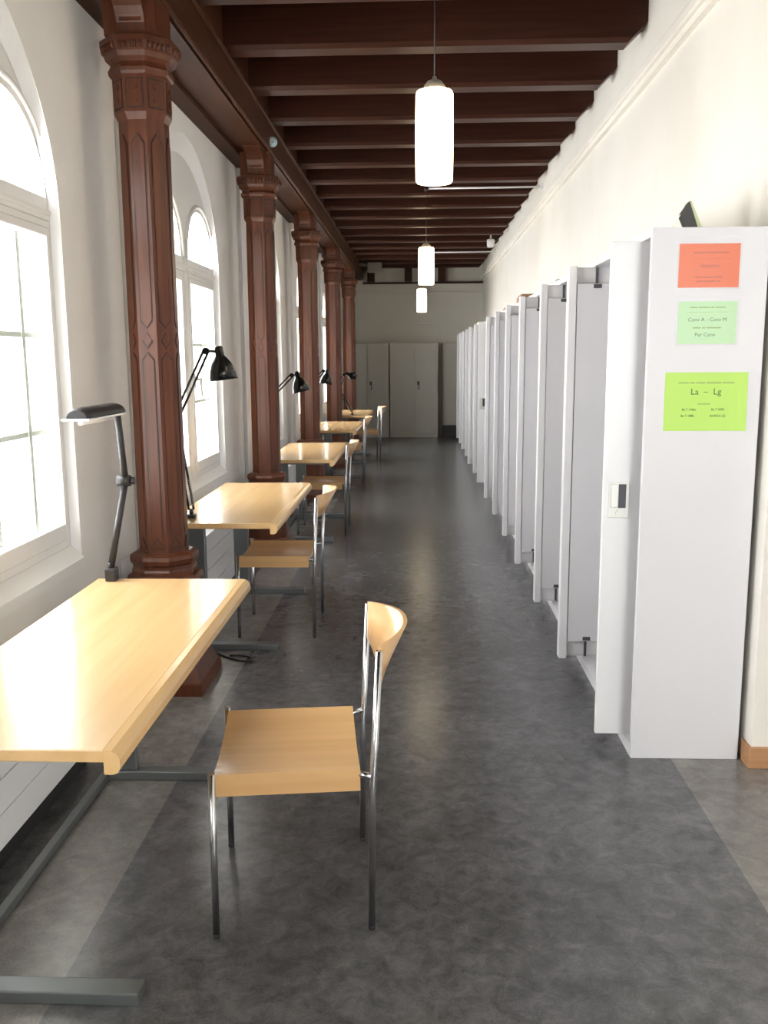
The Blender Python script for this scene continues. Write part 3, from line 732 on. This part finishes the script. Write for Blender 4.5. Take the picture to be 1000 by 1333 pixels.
# things lying on top of the cabinets
t = thing('tent_card', 'dark folded tent card standing on top of the cabinet with notices', 'card', (0.985, 3.62, CH))
obj('dark_panel', prism(bmesh.new(), [(0.040, -0.03, 0.128), (0.006, -0.03, 0.078), (0.042, -0.03, 0.0), (0.086, -0.03, 0.0)], (0.0, 0.03, 0.0)), 'binder', t)
obj('light_panel', prism(bmesh.new(), [(0.041, -0.03, 0.129), (0.048, -0.03, 0.129), (0.106, -0.03, 0.0), (0.087, -0.03, 0.0)], (0.0, 0.08, 0.0)), 'binder_edge', t)
obj('support_strip', prism(bmesh.new(), [(-0.040, -0.03, 0.0), (-0.035, -0.03, 0.0), (0.009, -0.03, 0.080), (0.005, -0.03, 0.080)], (0.0, 0.03, 0.0)), 'card_white', t)
t = thing('flat_carton', 'flat pale carton with an orange end on the second cabinet from the notices', 'box', (0.98, 4.95, CH))
obj('tray', box(-0.06, 0.22, -0.28, 0.14, 0, 0.035, bev=0.003), 'card_white', t); obj('lid_edge', box(-0.066, 0.226, -0.286, 0.146, 0.035, 0.046, bev=0.002), 'nickel', t)
obj('orange_end', box(0.05, 0.09, -0.10, -0.04, 0.046, 0.080, bev=0.008), 'orange_plastic', t)
for i, (cx, cy, wd, dp, hh, m, lab) in enumerate([
    (0.95, 5.9, 0.18, 0.26, 0.03, 'card_white', 'thin stack of white paper on top of the third cabinet from the notices'),
    (0.93, 7.7, 0.20, 0.30, 0.06, 'cardboard', 'low brown carton on top of the fifth cabinet from the notices'),
    (0.92, 9.2, 0.12, 0.2, 0.045, 'cardboard', 'small brown carton on top of the sixth cabinet from the notices'),
    (0.92, 13.2, 0.12, 0.25, 0.05, 'binder_edge', 'small green folder pile on a cabinet beyond the second lock plate')]):
    o = thing('carton' if 'carton' in lab else 'paper_stack', lab, 'box' if 'carton' in lab else 'papers', (cx, cy, CH), 0.1 * (i - 1))
    obj('body', box(-wd / 2, wd / 2, -dp / 2, dp / 2, 0, hh * 0.7, bev=0.002), m, o); obj('top_sheet', box(-wd / 2 + 0.01, wd / 2 + 0.006, -dp / 2 + 0.006, dp / 2 - 0.01, hh * 0.7, hh, bev=0.002), m, o)

# ------------------------------------------------------------------ paper notices
def text_mesh(txt, size):
    cu = bpy.data.curves.new('lettering', 'FONT'); cu.body = txt; cu.size = size; cu.align_x = 'CENTER'; cu.resolution_u = 2
    o = bpy.data.objects.new('lettering', cu); C.objects.link(o)
    dg = bpy.context.evaluated_depsgraph_get(); me = bpy.data.meshes.new_from_object(o.evaluated_get(dg))
    bpy.data.objects.remove(o); bpy.data.curves.remove(cu)
    return me
def lettering(parent, txt, size, x, z, m, y=-0.0016, stretch=1.0):
    me = text_mesh(txt, size); me.materials.clear(); me.materials.append(M[m])
    o = bpy.data.objects.new('lettering', me); C.objects.link(o); o.parent = parent
    o.rotation_euler = (PI / 2, 0, 0); o.location = (x, y, z); o.scale = (stretch, 1, 1)
def blurred_line(parent, x, z, wd, hgt, m, words):     # print too small to read: a row of word-length strokes
    tot = sum(words) + len(words) - 1; u = wd / tot; xx = x - wd / 2; bm = bmesh.new()
    for w_ in words:
        bx(bm, xx, xx + w_ * u, -0.0016, -0.0008, z, z + hgt); xx += (w_ + 1) * u
    obj('fine_print', bm, m, parent)
def paper(bm, w_, h_, curl=0.0):
    n = 8; top, bot = [], []
    rows = []
    for i in range(n + 1):
        q = i / n; x = -w_ / 2 + w_ * q
        yb = -0.0002 - curl * max(0, q - 0.7) ** 2 * 10
        rows.append([bm.verts.new((x, yb - 0.0006, -h_ / 2)), bm.verts.new((x, -0.0008, h_ / 2)), bm.verts.new((x, -0.0002, h_ / 2)), bm.verts.new((x, yb, -h_ / 2))])
    for a, b in zip(rows, rows[1:]):
        for k in range(4): bm.faces.new((a[k], a[(k + 1) % 4], b[(k + 1) % 4], b[k]))
    bm.faces.new(rows[0]); bm.faces.new(rows[-1][::-1]); return bm
NY = 3.34 - 0.0005
t = thing('notice', 'orange paper notice in a clear sleeve on the cabinet end panel', 'notice', (1.033, NY, 1.867))
obj('sheet', paper(bmesh.new(), 0.214, 0.152), 'paper_orange', t)
obj('plastic_sleeve', box(-0.113, 0.113, -0.0026, -0.0022, -0.082, 0.100), 'sleeve', t)
blurred_line(t, 0.005, 0.043, 0.125, 0.004, 'ink_orange_soft', [8, 3, 10, 5])
blurred_line(t, 0.005, 0.024, 0.15, 0.0008, 'ink_orange_soft', [20])
lettering(t, 'Apparate', 0.018, 0.002, -0.006, 'ink_orange')
blurred_line(t, 0.0, -0.042, 0.098, 0.004, 'ink_orange_soft', [4, 6, 5]); blurred_line(t, 0.0, -0.056, 0.085, 0.004, 'ink_orange_soft', [4, 8, 2])
t = thing('notice', 'pale mint paper notice in a clear sleeve on the cabinet end panel', 'notice', (1.036, NY, 1.668))
obj('sheet', paper(bmesh.new(), 0.208, 0.150), 'paper_mint', t)
obj('plastic_sleeve', box(-0.114, 0.112, -0.0026, -0.0022, -0.080, 0.090), 'sleeve', t)
blurred_line(t, 0.0, 0.052, 0.125, 0.004, 'ink_soft', [6, 9, 3, 8]); blurred_line(t, 0.0, 0.037, 0.15, 0.0008, 'ink_soft', [20])
lettering(t, 'Conv A - Conv M', 0.019, 0.0, 0.005, 'ink'); blurred_line(t, 0.0, -0.020, 0.10, 0.0045, 'ink_soft', [5, 2, 9]); lettering(t, 'Per Conv', 0.019, -0.006, -0.048, 'ink')
t = thing('notice', 'large lime green paper notice taped to the cabinet end panel', 'notice', (1.045, NY, 1.386))
obj('sheet', paper(bmesh.new(), 0.297, 0.212, 0.008), 'paper_lime', t)
blurred_line(t, 0.0, 0.066, 0.20, 0.0045, 'ink_soft', [8, 4, 7, 12, 9]); lettering(t, 'La  \u2013  Lg', 0.032, 0.0, 0.026, 'ink')
blurred_line(t, -0.005, -0.010, 0.045, 0.004, 'ink_soft', [8])
lettering(t, 'Bk.T 1086a', 0.0115, -0.058, -0.032, 'ink'); lettering(t, 'Bk.T 1090', 0.0115, 0.045, -0.032, 'ink'); lettering(t, 'Bk.T 1085.', 0.0115, -0.062, -0.055, 'ink'); lettering(t, 'BORDG (3)', 0.0115, 0.046, -0.055, 'ink')

# ------------------------------------------------------------------ grey cupboards at the end wall
def cupboard(x0, x1, split, label, hx):
    t = thing('end_cupboard', label, 'cupboard', (x0, 17.85, 0)); W_ = x1 - x0; H = 1.84
    obj('carcass', box(0, W_, 0.022, 0.39, 0.0, H), 'grey_cupboard', t)
    obj('kick_board', box(0.0, W_, 0.005, 0.022, 0.0, 0.06), 'grey_cupboard', t)
    for a, b, has in ((0.006, split - x0 - 0.003, False), (split - x0 + 0.003, W_ - 0.006, True)):
        d = obj('door', box(a, b, 0.0, 0.021, 0.068, H - 0.012, bev=0.003), 'grey_cupboard', t)
        if has:
            obj('lock_plate', box(a + 0.045, a + 0.09, -0.006, 0.001, 0.94, 1.10), 'grey_dark', d)
            obj('grip_lever', box(a + 0.05, a + 0.07, -0.010, -0.005, 0.95, 1.03), 'nickel', d)
cupboard(-1.44, -0.583, -1.01, 'grey double door cupboard at the end wall, beside the last column', 0)
cupboard(-0.565, 0.385, -0.075, 'grey double door cupboard at the end wall, standing clear of the columns', 0)
t = thing('side_cupboard', 'narrow grey raised cupboard in the corner beside the white cabinet row', 'cupboard', (0.40, 18.05, 0))
obj('carcass', box(0.08, 0.84, 0.01, 0.19, 0.22, 1.84), 'grey_cupboard', t); obj('door', box(0.13, 0.82, -0.012, 0.01, 0.23, 1.83, bev=0.003), 'grey_cupboard', t); obj('dark_base', box(0.08, 0.84, 0.02, 0.19, 0, 0.22), 'grey_dark', t)
t = thing('wall_grille', 'small pale louvred grille on the end wall above the cupboards', 'grille', (0.115, END_Y, 2.20))
obj('backplate', box(-0.10, 0.10, -0.008, 0, 0, 0.17), 'nickel', t)
for k in range(5): obj('louvre', box(-0.09, 0.09, -0.02, -0.006, 0.015 + 0.032 * k, 0.028 + 0.032 * k), 'card_white', t)
t = thing('ceiling_duct', 'grey box duct hanging under the joists near the end wall', 'duct', (-0.80, 16.95, JZ))
obj('housing', box(-0.13, 0.13, -0.10, 0.10, -0.17, 0, bev=0.01), 'duct_grey', t); obj('branch_pipe', tube(bmesh.new(), (-0.13, 0, -0.05), (-0.29, 0, -0.02), 0.03), 'duct_grey', t)
